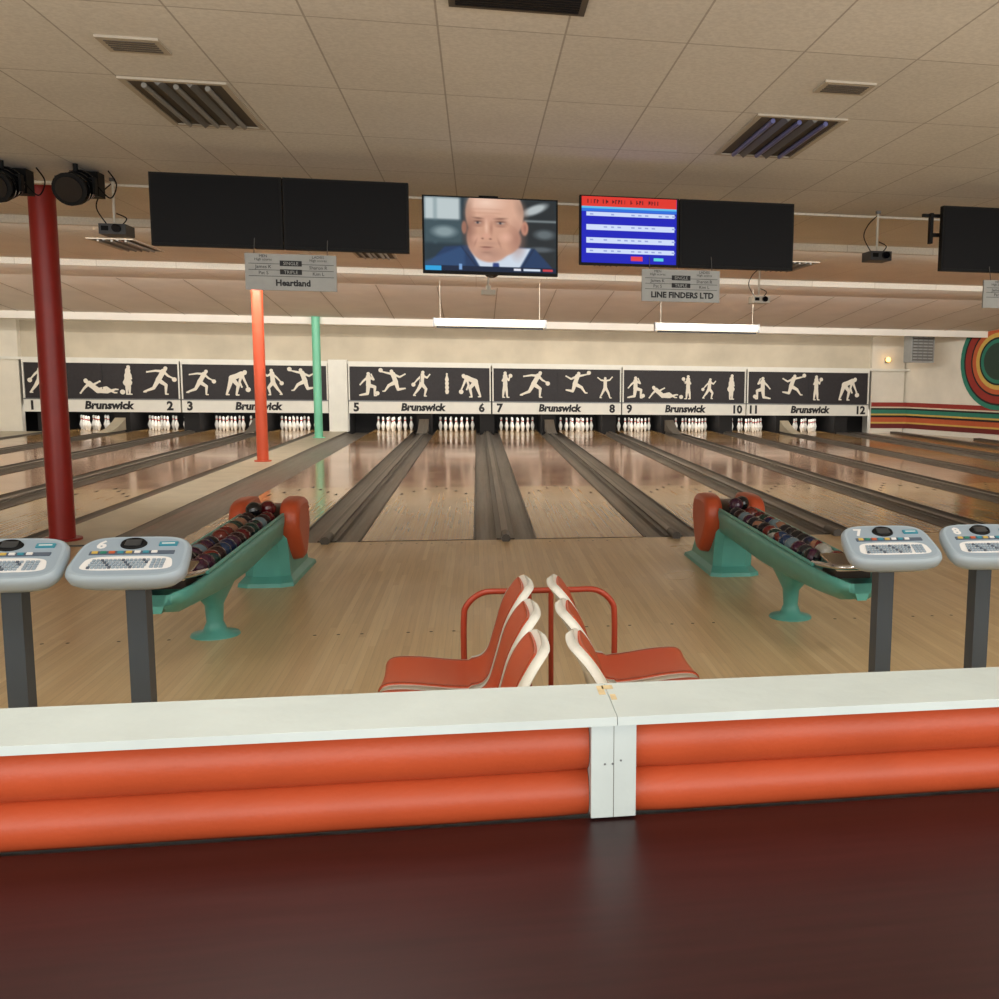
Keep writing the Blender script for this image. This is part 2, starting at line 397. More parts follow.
POS={
'A':dict(head=(.2,.86),neck=(.13,.76),hip=(-.03,.48),a1=((.27,.62),(.4,.55)),a2=((-.1,.78),(-.36,.74)),l1=((.2,.32),(.18,.03)),l2=((-.18,.22),(-.48,.1)),ball=(.46,.5)),
'B':dict(head=(0,.93),neck=(0,.82),hip=(0,.5),a1=((.13,.66),(.17,.78)),a2=((-.1,.64),(.06,.68)),l1=((.05,.26),(.07,.02)),l2=((-.06,.26),(-.09,.02)),ball=(.2,.83)),
'C':dict(head=(.05,.92),neck=(.03,.81),hip=(0,.5),a1=((.2,.72),(.3,.84)),a2=((-.14,.66),(-.26,.52)),l1=((.16,.3),(.1,.04)),l2=((-.14,.27),(-.3,.06)),ball=(-.3,.46)),
'D':dict(head=(-.34,.42),neck=(-.25,.33),hip=(0,.12),a1=((-.38,.2),(-.5,.04)),a2=((-.12,.3),(.06,.4)),l1=((.24,.2),(.46,.06)),l2=((.26,.08),(.5,.16)),ball=(.7,.08)),
'E':dict(head=(0,.92),neck=(0,.81),hip=(0,.5),a1=((.2,.84),(.32,.98)),a2=((-.2,.84),(-.34,.95)),l1=((.14,.28),(.22,.03)),l2=((-.12,.27),(-.24,.04))),
'F':dict(head=(.26,.7),neck=(.17,.64),hip=(-.12,.52),a1=((.24,.46),(.32,.28)),a2=((.1,.4),(.16,.26)),l1=((.06,.3),(0,.02)),l2=((-.2,.26),(-.28,.03)),ball=(.34,.18)),
'G':dict(head=(.02,.93),neck=(0,.82),hip=(-.02,.52),a1=((.08,.66),(.1,.54)),a2=((-.08,.66),(-.09,.52)),l1=((.03,.26),(.03,.02)),l2=((-.05,.26),(-.06,.02)),skirt=1),
'H':dict(head=(.1,.9),neck=(.05,.8),hip=(-.04,.52),a1=((.26,.84),(.42,.88)),a2=((-.18,.7),(-.36,.8)),l1=((.2,.4),(.34,.2)),l2=((-.12,.26),(-.36,.3)),ball=(.47,.93)),
'K':dict(head=(.0,.8),neck=(0,.69),hip=(0,.4),a1=((.18,.6),(.1,.78)),a2=((-.16,.56),(-.28,.42)),l1=((.22,.34),(.2,.04)),l2=((-.04,.1),(-.3,.05)),ball=(.3,.12)),
}
units=[(-11.65,-7.82,'1','2',-9.6,[(-11.25,'C',1,1),(-9.85,'D',1,1.1),(-9.1,'G',1,1),(-8.33,'A',1,1.05)]),
(-7.78,-4.02,'3','4',-5.85,[(-7.3,'A',1,.95),(-6.4,'F',1,1.15),(-5.45,'C',-1,.95),(-4.65,'H',-1,1)]),
(-3.48,.38,'5','6',-1.5,[(-2.95,'K',1,1),(-2.25,'H',-1,1),(-1.52,'C',1,.95),(-.83,'PINS',1,1),(-.15,'F',-1,1.1)]),
(.42,4.08,'7','8',2.3,[(.78,'B',1,.95),(1.6,'A',1,1.05),(2.78,'H',1,1),(3.62,'E',1,.8)]),
(4.12,7.78,'9','10',5.95,[(4.5,'K',1,.95),(5.3,'D',1,1),(6.05,'B',-1,.9),(6.68,'C',1,.8),(7.35,'G',1,.95)]),
(7.82,11.6,'11','12',9.75,[(8.3,'K',-1,1),(9.2,'H',1,1),(9.95,'B',1,.95),(10.93,'F',1,1.15)])]
for (x0,x1,n1,n2,tx,figs) in units:
    b=MB('masking_unit')
    b.box(x0,x1,28.7,28.78,.86,1.8,m_blackp)
    b.box(x0,x1,28.66,28.78,.51,.84,m_white)
    b.box(x0,x1,28.65,28.78,1.79,1.86,m_white)
    b.box(x0,x1,28.64,28.78,.835,.865,m_metal)
    for xx in (x0,x1-.035): b.box(xx,xx+.035,28.66,28.78,.84,1.8,m_white)
    m=(x0+x1)/2; b.box(m-.008,m+.008,28.69,28.7,.86,1.8,m_ink)
    b.text(n1,(x0+.2,28.655,.67),(1,0,0),(0,0,1),.32,m_ink,.014)
    b.text(n2,(x1-.26,28.655,.67),(1,0,0),(0,0,1),.32,m_ink,.014)
    b.text('Brunswick',(tx,28.655,.68),(1,0,0),(0,0,1),.28,m_ink,.014,shear=.15)
    for fx,pz,fl,sc in figs:
        if pz=='PINS':
            for q,(px,pzz) in enumerate([(-.22,1.06),(-.08,1.06),(.08,1.06),(.22,1.06),(-.15,1.17),(0,1.17),(.15,1.17),(-.08,1.28),(.08,1.28),(0,1.39)]):
                pts=[(.03,0),(.055,.07),(.03,.15),(.02,.19),(.03,.23),(0,.26)]
                full=pts+[(-a,c) for a,c in pts[::-1][1:]]
                b.add([(fx+a,28.694-.0005*q,pzz+c) for a,c in full],[tuple(range(len(full)))],m_fig)
        else: fig(b,fx,.97,.78*sc,POS[pz],fl)
    b.build()
b=MB('pinsetter_kickbacks')
xs=[-11.2]+[(cent[i]+cent[i+1])/2 for i in range(11) if i!=3]+[-3.72,10.8]
for x in xs:
    b.box(x-.2,x+.2,28.82,30.4,-.13,.75,m_dark)
b.box(-11.6,-3.9,28.85,30.4,.75,1.6,m_dark); b.box(-3.5,11.6,28.85,30.4,.75,1.6,m_dark)
b.build()
b=MB('ball_return_covers')
for x in (-9.33,-5.85,-1.47,2.01,5.49,8.97):
    n=10; prof=[(27.3,0.04)]+[(27.3+1.35*k/n,.04+.3*(k/n)**2) for k in range(1,n+1)]
    secs=[[(x-.13,y,0.036),(x-.13,y,z+.02),(x+.13,y,z+.02),(x+.13,y,0.036)] for y,z in prof]
    b.loft(secs,m_cap if x in (-9.33,8.97) else m_gut,False)
b.build()

pinprof=[(.026,0),(.032,.03),(.057,.11),(.060,.125),(.055,.16),(.03,.235),(.023,.26),(.024,.285),(.032,.335),(.03,.36),(.018,.38),(.001,.387)]
for c in cent:
    b=MB('bowling_pins')
    for r in range(4):
        for k in range(r+1):
            x=c+(k-r/2)*.305; y=28.92+r*.264
            b.lathe((x,y,.001),pinprof,m_pin,12)
            b.lathe((x,y,.001),[(.0245,.268),(.0265,.275),(.0265,.29),(.0245,.296)],m_pinr,12)
    b.build()

# ---------------------------------------------------------------- poles
for (x,y,r,m,t) in [(-3.98,10.45,.115,m_red,3.42),(-3.87,19.2,.1,m_orpole,3.42),(-3.88,25.9,.1,m_grn,2.975)]:
    z0=.012
    b=MB('support_pole'); b.tube([(x,y,z0),(x,y,t)],r,m,24); b.tube([(x,y,z0),(x,y,z0+.02)],r*1.5,m,24); b.build()

# ---------------------------------------------------------------- ceiling fixtures
def troffer(x0,x1,y0,y1,z,tm):
    b=MB('ceiling_light_fixture'); f=.035
    b.box(x0,x0+f,y0,y1,z-.012,z,m_vent); b.box(x1-f,x1,y0,y1,z-.012,z,m_vent)
    b.box(x0+f,x1-f,y0,y0+f,z-.012,z,m_vent); b.box(x0+f,x1-f,y1-f,y1,z-.012,z,m_vent)
    b.box(x0+f,x1-f,y0+f,y1-f,z-.003,z-.001,m_dvent)
    w=(x1-x0-2*f)
    for k in range(3):
        c=x0+f+w*(k+.5)/3
        b.tube([(c,y0+.08,z-.02),(c,y1-.08,z-.02)],.016,tm,8)
        if k: b.prism([(x0+f+w*k/3-.03,y0+f,z-.004),(x0+f+w*k/3+.03,y0+f,z-.004),(x0+f+w*k/3,y0+f,z-.03)],(0,y1-y0-2*f,0),m_lv)
    b.build()
m_tg=mat('old_tube',(140,138,132),.4)
troffer(-2.0,-1.41,6.37,7.48,3.32,m_tg); troffer(1.76,2.36,6.35,7.53,3.32,m_tubeb)
for x in (-5.2,-1.8,1.75,4.6): troffer(x,x+.6,15.0,16.4,3.42,m_tg)
def vent(x0,x1,y0,y1,m1,m2,n=5):
    b=MB('ceiling_vent'); z=3.32
    b.box(x0,x1,y0,y1,z-.012,z,m1)
    for k in range(n):
        y=y0+.03+(y1-y0-.06)*(k+.5)/n; b.box(x0+.03,x1-.03,y-.008,y+.008,z-.016,z-.011,m2)
    b.build()
vent(-1.86,-1.56,5.62,5.86,m_vent,m_dvent); vent(1.93,2.23,5.57,5.79,m_vent,m_dvent); vent(-.11,.5,4.5,4.83,m_dvent,m_black,9)

# ---------------------------------------------------------------- screens
def painted(x0,x1,z0,z1,y,nx,nz,fn,strength):
    u=np.linspace(0,1,nx+1); v=np.linspace(0,1,nz+1); U,V=np.meshgrid(u,v)
    col=fn(U,V)
    vs=[(x0+(x1-x0)*a,y,z1-(z1-z0)*c) for c in v for a in u]
    fs=[(j*(nx+1)+i,(j+1)*(nx+1)+i,(j+1)*(nx+1)+i+1,j*(nx+1)+i+1) for j in range(nz) for i in range(nx)]
    me=bpy.data.meshes.new('screen_image'); me.from_pydata(vs,[],fs)
    at=me.color_attributes.new('Col','FLOAT_COLOR','POINT')
    lin=np.where(col<=.04045,col/12.92,((col+.055)/1.055)**2.4)
    rgba=np.ones((col.shape[0]*col.shape[1],4),np.float32); rgba[:,:3]=lin.reshape(-1,3)
    at.data.foreach_set('color',rgba.ravel())
    me.materials.append(screenmat('screen_glow',strength))
    ob=bpy.data.objects.new('screen_image',me); bpy.context.collection.objects.link(ob); return ob
def man(U,V):
    X=U*134; Y=V*77
    col=np.zeros(U.shape+(3,)); col[:]=(.13,.2,.24)
    def bl(mask,c): 
        nonlocal col
        mask=np.clip(mask,0,1)[...,None]; col=col*(1-mask)+np.array(c)/255*mask
    def ell(cx,cy,rx,ry,c,soft=.08,a=1,rot=0):
        dx=X-cx;dy=Y-cy; ca,sa=math.cos(rot),math.sin(rot); ex=(dx*ca+dy*sa)/rx; ey=(-dx*sa+dy*ca)/ry
        d=np.sqrt(ex**2+ey**2); bl(np.clip((1-d)/soft,0,1)*a,c)
    def rect(x0,y0,x1,y1,c,s=1.0,a=1):
        m=np.clip((X-x0)/s,0,1)*np.clip((x1-X)/s,0,1)*np.clip((Y-y0)/s,0,1)*np.clip((y1-Y)/s,0,1); bl(m*a,c)
    rect(-2,-2,38,26,(186,198,200),4); rect(8,-2,14,50,(120,140,146),4); rect(-2,22,40,50,(60,80,88),4); ell(20,36,16,8,(150,168,172),.6,.8)
    rect(96,-2,136,78,(34,40,44),4); ell(112,10,18,6,(176,184,186),.5,rot=-.4); ell(122,36,14,7,(96,106,110),.6); ell(118,52,18,4,(84,92,98),.6)
    rect(100,20,136,24,(130,140,142),2)
    # suit
    m=np.clip((Y-(46+np.abs(X-68)*.10+np.maximum(0,np.abs(X-66)-46)*1.0))/2,0,1); bl(m,(30,56,94))
    m=np.clip((Y-(50+np.abs(X-36)*.45))/3,0,1)*np.clip((42-X)/3,0,1); bl(m*.6,(48,84,128))
    m=np.clip(1-np.abs(X-(36+(Y-50)*.75))/1.3,0,1)*np.clip((Y-50)/2,0,1); bl(m*.7,(14,28,52))
    m=np.clip(1-np.abs(X-(112-(Y-50)*.6))/1.3,0,1)*np.clip((Y-50)/2,0,1); bl(m*.7,(14,28,52))
    ell(76,54,21,16,(160,108,90),.15)
    m=np.clip((Y-(56+np.maximum(0,(74-X))*-.35+np.maximum(0,X-74)*-.45))/1.2,0,1)*np.clip((24-(Y-56)*.55-np.abs(X-76)+6)/1.5,0,1)*np.clip((Y-50)/2,0,1); bl(m,(205,216,230))
    m=np.clip((3.2+(Y-66)*.12-np.abs(X-72))/1,0,1)*np.clip((Y-67)/1,0,1); bl(m,(40,60,120))
    # ears
    ell(101.5,30,4.5,9,(196,138,116),.3); ell(102,30,2.2,6,(140,90,76),.7,.6)
    ell(40,31,3,8,(160,112,94),.3)
    # skull and jaw
    ell(71,16,30.5,34,(214,168,144),.06); ell(66,42,24.5,26,(206,158,136),.08); ell(73,42,26,20,(204,156,132),.1)
    # planes of the face
    ell(45,32,9,30,(140,98,82),.9,.75); ell(94,42,12,26,(160,114,98),.9,.7); ell(62,4,24,12,(242,208,188),.95,.85)
    ell(52,42,7,6,(224,172,150),.95,.6); ell(82,40,9,7,(230,178,156),.95,.7)
    ell(66,58,22,10,(150,116,104),.95,.5); ell(66,47,14,3,(160,122,108),.9,.35)
    for yy in (11,15): 
        m=np.exp(-((Y-yy-.004*(X-62)**2*.3)/.6)**2)*np.clip((18-np.abs(X-63))/6,0,1); bl(m*.25,(160,112,94))
    ell(98,10,8,18,(150,118,102),.95,.6,rot=-.3); ell(44,8,6,14,(150,118,102),.95,.5,rot=.3)
    for cx,rx,r in ((54,7.5,.08),(77,9,-.06)):
        ell(cx,25,rx+1,5.4,(138,96,80),.95,.75)
        ell(cx,20.6,rx+.5,1.3,(112,80,66),.8,.8,rot=r)
        ell(cx,25.5,rx-3.2,1.3,(196,180,172),.6,.7); ell(cx-.3,25.4,1.6,1.5,(40,44,54),.5,.95); ell(cx,24,rx-2,.8,(80,54,46),.7,.85)
        ell(cx,29,rx-1.5,1.3,(150,106,90),.9,.6)
    ell(67.5,31,2.4,10,(160,112,94),.95,.7); ell(62.5,30,2.6,11,(238,194,170),.95,.8); ell(62,39.2,6,4,(214,160,138),.7,.85)
    ell(58.5,42,1.7,1,(100,64,54),.7,.85); ell(66.5,42.3,2,1,(100,64,54),.7,.85)
    ell(51.5,46,1.3,7,(150,106,90),.95,.55,rot=.35); ell(75.5,46.5,1.4,8,(150,106,90),.95,.55,rot=-.35)
    ell(62.5,51.0,8.5,.95,(112,68,60),.6,.9); ell(62.5,53.2,7,1.4,(188,130,116),.8,.7); ell(62.5,56.6,7,1.2,(146,106,92),.9,.6); ell(63,61.5,7,3.6,(210,166,146),.95,.5)
    # slight camera softness of the broadcast picture
    for _ in range(2):
        P=np.pad(col,((1,1),(1,1),(0,0)),'edge'); col=(P[:-2,1:-1]+P[2:,1:-1]+P[1:-1,:-2]+P[1:-1,2:]+2*P[1:-1,1:-1])/6
    rect(-2,71,136,79,(10,30,58),1); rect(0,71.5,17,77.5,(40,160,220),.8); rect(90,72.6,98,75.6,(230,230,240),.6); rect(100,72.6,118,75.6,(210,220,236),.6); rect(120,72.6,131,75.6,(200,60,70),.6)
    rect(34,69,38,76,(120,160,210),.8)
    return np.clip(col,0,1)
def score(U,V):
    X=U*97; Y=V*66
    col=np.zeros(U.shape+(3,)); col[:]=np.array((14,24,185))/255
    def rect(x0,y0,x1,y1,c):
        m=((X>=x0)&(X<x1)&(Y>=y0)&(Y<y1)); col[m]=np.array(c)/255
    rect(0,0,97,10,(222,50,40))
    rng=np.random.RandomState(3); x=6
    for word in (4,2,5,1,3,4):
        for k in range(word):
            rect(x,3,x+.9,7,(90,8,20)); rect(x,3+rng.randint(0,3),x+2,3.9+rng.randint(0,3),(90,8,20)); x+=3.1
        x+=3
    rect(0,10,97,12,(90,190,235)); rect(0,12,97,15,(40,110,220))
    for y0,h in ((15.5,4),(28,5.5),(41,5.5),(52,4.5)):
        rect(5,y0,95,y0+h,(206,220,250))
        for k in range(13):
            if rng.rand()<.7: rect(8.5+k*7,y0+1.5,12+k*7,y0+2.7,(150,165,220))
    rect(50,59,62,63.5,(230,60,70)); rect(74,60,84,63,(90,210,220))
    return col
def monitor(b,x0,x1,z0,z1,y=8.0,m=m_scr):
    b.box(x0,x1,y,y+.06,z0,z1,m_black)
    b.box(x0+.015,x1-.015,y-.004,y+.001,z0+.02,z1-.015,m)
def mount(b,x,z1,y=8.0):
    z=z1-.22
    b.box(x-.12,x+.12,y+.06,y+.09,z-.12,z+.12,m_black); b.box(x-.025,x+.025,y+.09,9.9,z-.025,z+.025,m_black)
    b.box(x-.03,x+.03,9.84,9.9,z,3.318,m_black); b.box(x-.09,x+.09,9.78,9.96,3.305,3.318,m_black)
b=MB('television'); monitor(b,-2.33,-1.415,2.57,3.09); monitor(b,-1.405,-.5,2.57,3.09); mount(b,-1.9,3.09); mount(b,-1.0,3.09); b.build()
b=MB('television'); monitor(b,-.4,.63,2.43,3.01); mount(b,.12,3.01); ob=b.build()
sc=painted(-.385,.615,2.45,2.998,7.99,240,140,man,1.0); sc.parent=ob
b=MB('television'); monitor(b,.8,1.59,2.53,3.06); monitor(b,1.6,2.54,2.53,3.06); mount(b,1.25,3.06); mount(b,2.1,3.06); ob=b.build()
sc=painted(.815,1.57,2.545,3.05,7.99,194,132,score,1.0); sc.parent=ob
b=MB('television'); monitor(b,3.83,4.72,2.57,3.1); monitor(b,4.73,5.62,2.57,3.1); mount(b,4.95,3.1); mount(b,5.4,3.1)
b.box(3.76,3.9,8.1,8.13,2.86,2.89,m_black); b.box(3.76,3.785,8.08,8.13,2.8,3.05,m_black); b.box(3.70,3.9,8.1,8.13,3.02,3.045,m_black); b.build()

def board(x0,x1,z0,z1,brand,y=7.95):
    b=MB('score_sign_board'); b.box(x0,x1,y,y+.02,z0,z1,m_board)
    W=x1-x0;H=z1-z0; f=y-.002
    def T(t,u,v,s,bo=0,al='CENTER'): b.text(t,(x0+W*u,f,z1-H*v),(1,0,0),(0,0,1),s,m_ink,bo,al)
    def R(u0,u1,v0,v1,m=m_ink): b.box(x0+W*u0,x0+W*u1,y-.003,y-.001,z1-H*v1,z1-H*v0,m)
    for v in (.27,.44,.61): R(.04,.97,v,v+.012)
    R(.38,.62,.18,.33); R(.38,.62,.42,.56)
    b.text('SINGLE',(x0+W*.5,y-.004,z1-H*.26),(1,0,0),(0,0,1),.034,m_board); b.text('TRIPLE',(x0+W*.5,y-.004,z1-H*.5),(1,0,0),(0,0,1),.034,m_board)
    T('MEN',.2,.07,.028); T('LADIES',.8,.07,.028); T('High scores',.2,.16,.026); T('High scores',.8,.16,.026)
    T('James K',.2,.36,.035); T('Pat S',.2,.53,.035); T('Sharon R',.8,.36,.035); T('Kim L',.8,.53,.035)
    T(brand,.52,.8,.062,.0025)
    for u in (.1,.9): b.tube([(x0+W*u,y+.01,z1),(x0+W*u,y+.05,z1+.12)],.003,m_metal,6)
    b.build()
board(-1.68,-1.03,2.265,2.53,'Heartland'); board(1.29,1.92,2.255,2.505,'LINE FINDERS LTD'); board(4.2,4.85,2.27,2.5,'LEAGUE')

def projector(x,y,z,m,top):
    b=MB('ceiling_projector'); b.box(x-.02,x+.02,y-.02,y+.02,top-.03,top,m_metal)
    b.tube([(x,y,z+.06),(x,y,top)],.012,m_white,8); 
    b.box(x-.1,x+.12,y-.1,y+.14,z-.05,z+.04,m); b.tube([(x+.05,y-.1,z),(x+.05,y-.14,z)],.035,m_lens,14)
    b.box(x-.08,x-.02,y-.105,y-.1,z-.02,z+.02,m_black)
    b.tube(curve_pts([(x-.06,y,z+.04),(x-.14,y,z+.18),(x-.1,y,z+.3),(x,y,z+.4)],6),.006,m_black,6)
    b.tube(curve_pts([(x+.06,y,z+.04),(x+.1,y,z+.1),(x+.02,y,z+.14)],6),.006,m_black,6); b.build(.012)
projector(-3.12,9.7,2.88,m_proj,3.32); projector(3.95,9.7,2.88,m_proj,3.32)
b=MB('security_camera'); b.box(-.03,.33,12.88,12.98,3.39,3.42,m_white); b.tube([(.15,12.94,2.72),(.15,12.94,3.4)],.012,m_white,8)
b.box(.06,.24,12.88,13.04,2.64,2.7,m_white); b.tube([(.15,12.96,2.7),(.15,12.96,2.76)],.03,m_white); b.sphere((.19,12.95,2.93),.1,m_blk2,sc=(1,1,.8)); b.build()
projector(3.62,12.8,2.66,m_white,3.42)
for x0,x1 in ((-.79,1.32),(3.54,5.64)):
    b=MB('projection_screen_case'); b.box(x0,x1,19.95,20.08,2.55,2.7,m_vent); b.box(x0,x1,19.94,19.95,2.6,2.7,m_white); b.box(x0+.03,x1-.03,19.99,20.03,2.515,2.55,m_ink)
    b.box(x0-.03,x0,19.93,20.1,2.54,2.71,m_metal); b.box(x1,x1+.03,19.93,20.1,2.54,2.71,m_metal)
    for x in (x0+.1,x1-.1): b.tube([(x,20.02,2.7),(x,20.02,3.42)],.003,m_fig,6)
    b.build()
for x in (-3.75,-3.2):
    b=MB('stage_spotlight'); b.tube([(x,9.1,3.2),(x,9.1,3.32)],.02,m_black,8); b.box(x-.14,x+.14,9.08,9.12,3.2,3.215,m_black)
    for s_ in (-1,1): b.box(x+s_*.14-.01,x+s_*.14+.01,9.07,9.13,3.08,3.215,m_black)
    b.tube([(x,9.28,3.2),(x,9.0,3.11),(x,8.94,3.09)],[.08,.115,.13],m_black,20); b.tube([(x,8.945,3.092),(x,8.93,3.086)],.1,m_lens,20)
    for k in range(3): b.tube([(x,9.2-.08*k,3.17-.03*k),(x,9.18-.08*k,3.162-.03*k)],.126,m_blk2,20)
    b.box(x-.12,x+.1,9.3,9.45,3.1,3.3,m_black)
    b.tube(curve_pts([(x+.1,9.2,3.2),(x+.2,9.25,3.08),(x+.24,9.3,3.2),(x+.18,9.3,3.31)],6),.006,m_black,6)
    b.build()
b=MB('hanging_heater'); x,y=12.45,26.9
b.box(x-.35,x+.35,y,y+.5,2.1,2.95,m_board)
for k in range(9): b.box(x-.31,x+.31,y-.015,y,2.16+k*.085,2.19+k*.085,m_dvent)
for k in range(5): b.box(x-.31+k*.15,x-.295+k*.15,y-.02,y-.014,2.14,2.9,m_metal)
for s_ in (-.25,.25): b.tube([(x+s_,y+.2,2.95),(x+s_,y+.2,3.0)],.02,m_metal,8)
b.tube([(x+.2,y+.2,2.95),(x+.2,y+.2,3.0)],.03,m_metal,8)
b.build()
b=MB('wall_lamp'); b.box(12.1,12.2,28.68,28.75,2.1,2.25,m_metal); b.sphere((12.15,28.6,2.2),.07,m_warm); b.build()

# ---------------------------------------------------------------- ball racks
ballcols=[(84,18,24),(18,28,62),(22,22,26),(24,50,44),(58,24,46),(140,100,80),(40,18,22),(100,36,30),(150,148,140),(26,26,36),(20,22,30),(30,50,80),(96,116,126),(20,20,24)]
bm=[mat('ball_%d'%i,c,.2,coat=.2) for i,c in enumerate(ballcols)]
def rack(px,ang,y_end):
    T=Matrix.Translation((px,8.4,0))@Matrix.Rotation(ang,4,'Z')@Matrix.Translation((0,-8.4,0)); x=0; e=y_end-5.3
    b=MB('ball_return_rack'); b.M=T
    def sec(y,w,zt,zb):
        o=[(-w,zt),(-w*1.0,zt-.05),(-w*.85,zb+.04),(-w*.45,zb),(w*.45,zb),(w*.85,zb+.04),(w,zt-.05),(w,zt),(w-.025,zt+.0),(w-.035,zt-.05),(w*.35,zt-.1),(-w*.35,zt-.1),(-w+.035,zt-.05),(-w+.025,zt)]
        return [(x+p,y,z) for p,z in o]
    secs=[sec(5.30+e,.08,.50,.44),sec(5.34+e,.13,.515,.40),sec(5.45+e,.155,.52,.375),sec(5.8+e,.165,.525,.35),sec(6.4,.165,.53,.32),sec(6.9,.165,.54,.31),sec(7.5,.165,.55,.33),sec(8.05,.16,.56,.34)]
    b.loft(secs,m_teal)
    b.tube(curve_pts([(x-.14,5.75+e,.54),(x-.14,5.5+e,.57),(x-.09,5.38+e,.58),(x+.09,5.38+e,.58),(x+.14,5.5+e,.57),(x+.14,5.75+e,.54)],6),.016,m_chrome,10)
    b.prism([(x-.12,5.4+e,.555),(x+.12,5.4+e,.555),(x+.12,5.68+e,.6),(x-.12,5.68+e,.6)],(0,0,.012),m_chrome)
    b.box(x-.11,x+.11,5.45+e,5.66+e,.5,.555,m_smoke)
    for s_ in (-1,1): b.tube([(x+s_*.158,5.7+e,.54),(x+s_*.155,8.0,.575)],.011,m_teal,8)
    b.loft([[(x+r*math.cos(2*math.pi*k/20),6.6+ry*math.sin(2*math.pi*k/20),z) for k in range(20)] for r,ry,z in [(.15,.15,0),(.145,.145,.012),(.075,.075,.03),(.05,.055,.09),(.055,.08,.2),(.09,.2,.28),(.125,.34,.36)]],m_teal)
    secs=[]
    for z,y0,y1,w in [(0,8.05,9.15,.21),(.03,8.06,9.13,.205),(.07,8.15,9.0,.17),(.25,8.12,8.85,.165),(.4,8.08,8.75,.16),(.45,8.08,8.7,.16)]:
        secs.append([(x-w,y0,z),(x-w*.6,y0-.05,z),(x+w*.6,y0-.05,z),(x+w,y0,z),(x+w,y1-.08,z),(x+w*.6,y1,z),(x-w*.6,y1,z),(x-w,y1-.08,z)])
    b.loft(secs,m_teal,False)
    n=10
    b.loft([[(x+p,8.0+ .66*(1-math.cos(math.pi*k/n))/2,.42+.2*math.sin(math.pi*k/n)) for k in range(n+1)] for p in (-.14,.14)],m_smoke,True)
    b.loft([[(x+p,7.9+.3*(1-math.cos(math.pi*k/n))/2,.42+.15*math.sin(math.pi*k/n)) for k in range(n+1)] for p in (-.11,.11)],m_black,True)
    for s_ in (-1,1):
        sp=[]
        for k in range(36):
            a=2*math.pi*k/36; c,q=math.cos(a),math.sin(a)
            yy=.27*math.copysign(abs(c)**.55,c); zq=.21*math.copysign(abs(q)**.6,q)
            if zq<0: zq*=1.35; yy*=1-.6*abs(zq)/.28; yy+=.05*abs(zq)/.28
            sp.append((yy,zq))
        def L_(xx,k,dy=0): return [(x+s_*xx,8.3+dy+yy*k,.455+q*k) for yy,q in sp]
        b.loft([L_(.12,.95),L_(.128,1.02),L_(.18,1.03),L_(.235,.99),L_(.256,.9),L_(.262,.78)],m_orp,True)
    b.build()
    bb=MB('bowling_balls'); bb.M=T; R=.061; y=5.85+e
    while y<7.85:
        for s_ in (-1,1):
            if random.random()<(.96 if y>6.1 else .7):
                m=random.choice(bm); m2=random.choice(bm) if random.random()<.35 else None
                zc=.45+.06+.061*.35+(y-5.8)*.013
                bb.sphere((x+s_*.064,y+(s_*.012),zc),R,m,m2,(random.uniform(-1,1),random.uniform(-1,1),random.uniform(-.6,.6)))
        y+=.128
    for s_,yy in ((-.4,7.93),(.4,8.03)):
        bb.sphere((x+s_*.1,yy,.62),R,random.choice(bm),None,(1,.3,.2))
    bb.build()
rack(-1.63,math.radians(-.8),5.5); rack(2.12,math.radians(1.0),5.35)

# ---------------------------------------------------------------- score consoles
for cx,t in ((-1.385,'6'),(-1.85,'5'),(1.87,'7'),(2.36,'8')):
    x,y=cx,4.3
    b=MB('scoring_console')
    px=x+(.0 if x<0 else 0)
    b.box(px-.038,px+.038,y+.02,y+.1,0,.86,m_post); b.box(px-.12,px+.12,y-.06,y+.18,0,.015,m_post)
    b.M=Matrix.Translation((x,y,.905))@Matrix.Rotation(math.radians(25),4,'X')
    def outl(w,d,n=40,e=4.2):
        pts=[]
        for k in range(n):
            a=2*math.pi*k/n; c,s_=math.cos(a),math.sin(a)
            qx=w*math.copysign(abs(c)**(2/e),c); qy=d*math.copysign(abs(s_)**(2/e),s_)
            qx*=1-.06*qy/d
            pts.append((qx,qy))
        return pts
    Ls=[(.13,.075,-.085),(.185,.12,-.06),(.215,.145,-.03),(.222,.15,.0),(.216,.145,.016),(.208,.138,.022)]
    b.loft([[(p,q,z) for p,q in outl(w,d)] for w,d,z in Ls],m_cons)
    b.add([(p,q,.0225) for p,q in outl(.198,.126)],[tuple(range(40))],m_panel)
    z0,z1=.0225,.029
    b.add([(p,q-.052,z0+.0008) for p,q in outl(.168,.048)],[tuple(range(40))],m_key)
    for r in range(4):
        for k in range(14):
            b.box(-.142+k*.0155+r*.003,-.131+k*.0155+r*.003,-.088+r*.016,-.077+r*.016,z0,z1,m_panel if (k+r)%5 else m_keyd)
    for k in range(3):
        for r in range(4): b.box(.09+k*.018,.103+k*.018,-.088+r*.016,-.077+r*.016,z0,z1,m_panel)
    b.box(-.16,.16,0.008,.03,z0,z0+.004,m_keyd)
    for k,c in enumerate([mm['yel'],mm['teal'],mm['org'],m_tbtn,mm['yel'],m_key,m_tbtn,m_key]): b.box(-.15+k*.032,-.128+k*.032,.012,.025,z0+.003,z1+.002,c)
    b.loft([[(-.01+.045*math.cos(2*math.pi*k/24)*s_,.082+.032*math.sin(2*math.pi*k/24)*s_,z) for k in range(24)] for s_,z in ((1.15,z0),(1.0,.034),(.7,.028))],m_black)
    for k in range(5): b.box(-.04,.02,.063+k*.008,.066+k*.008,.028,.035,m_metal)
    b.box(.09,.16,.065,.09,z0,z1,m_tbtn); b.box(.1,.15,.074,.08,z1,z1+.001,m_key)
    b.text(t,(-.13,.078,.0235),(1,0,0),(0,1,0),.075,m_key,.003)
    b.M=Matrix.Identity(4); b.build()

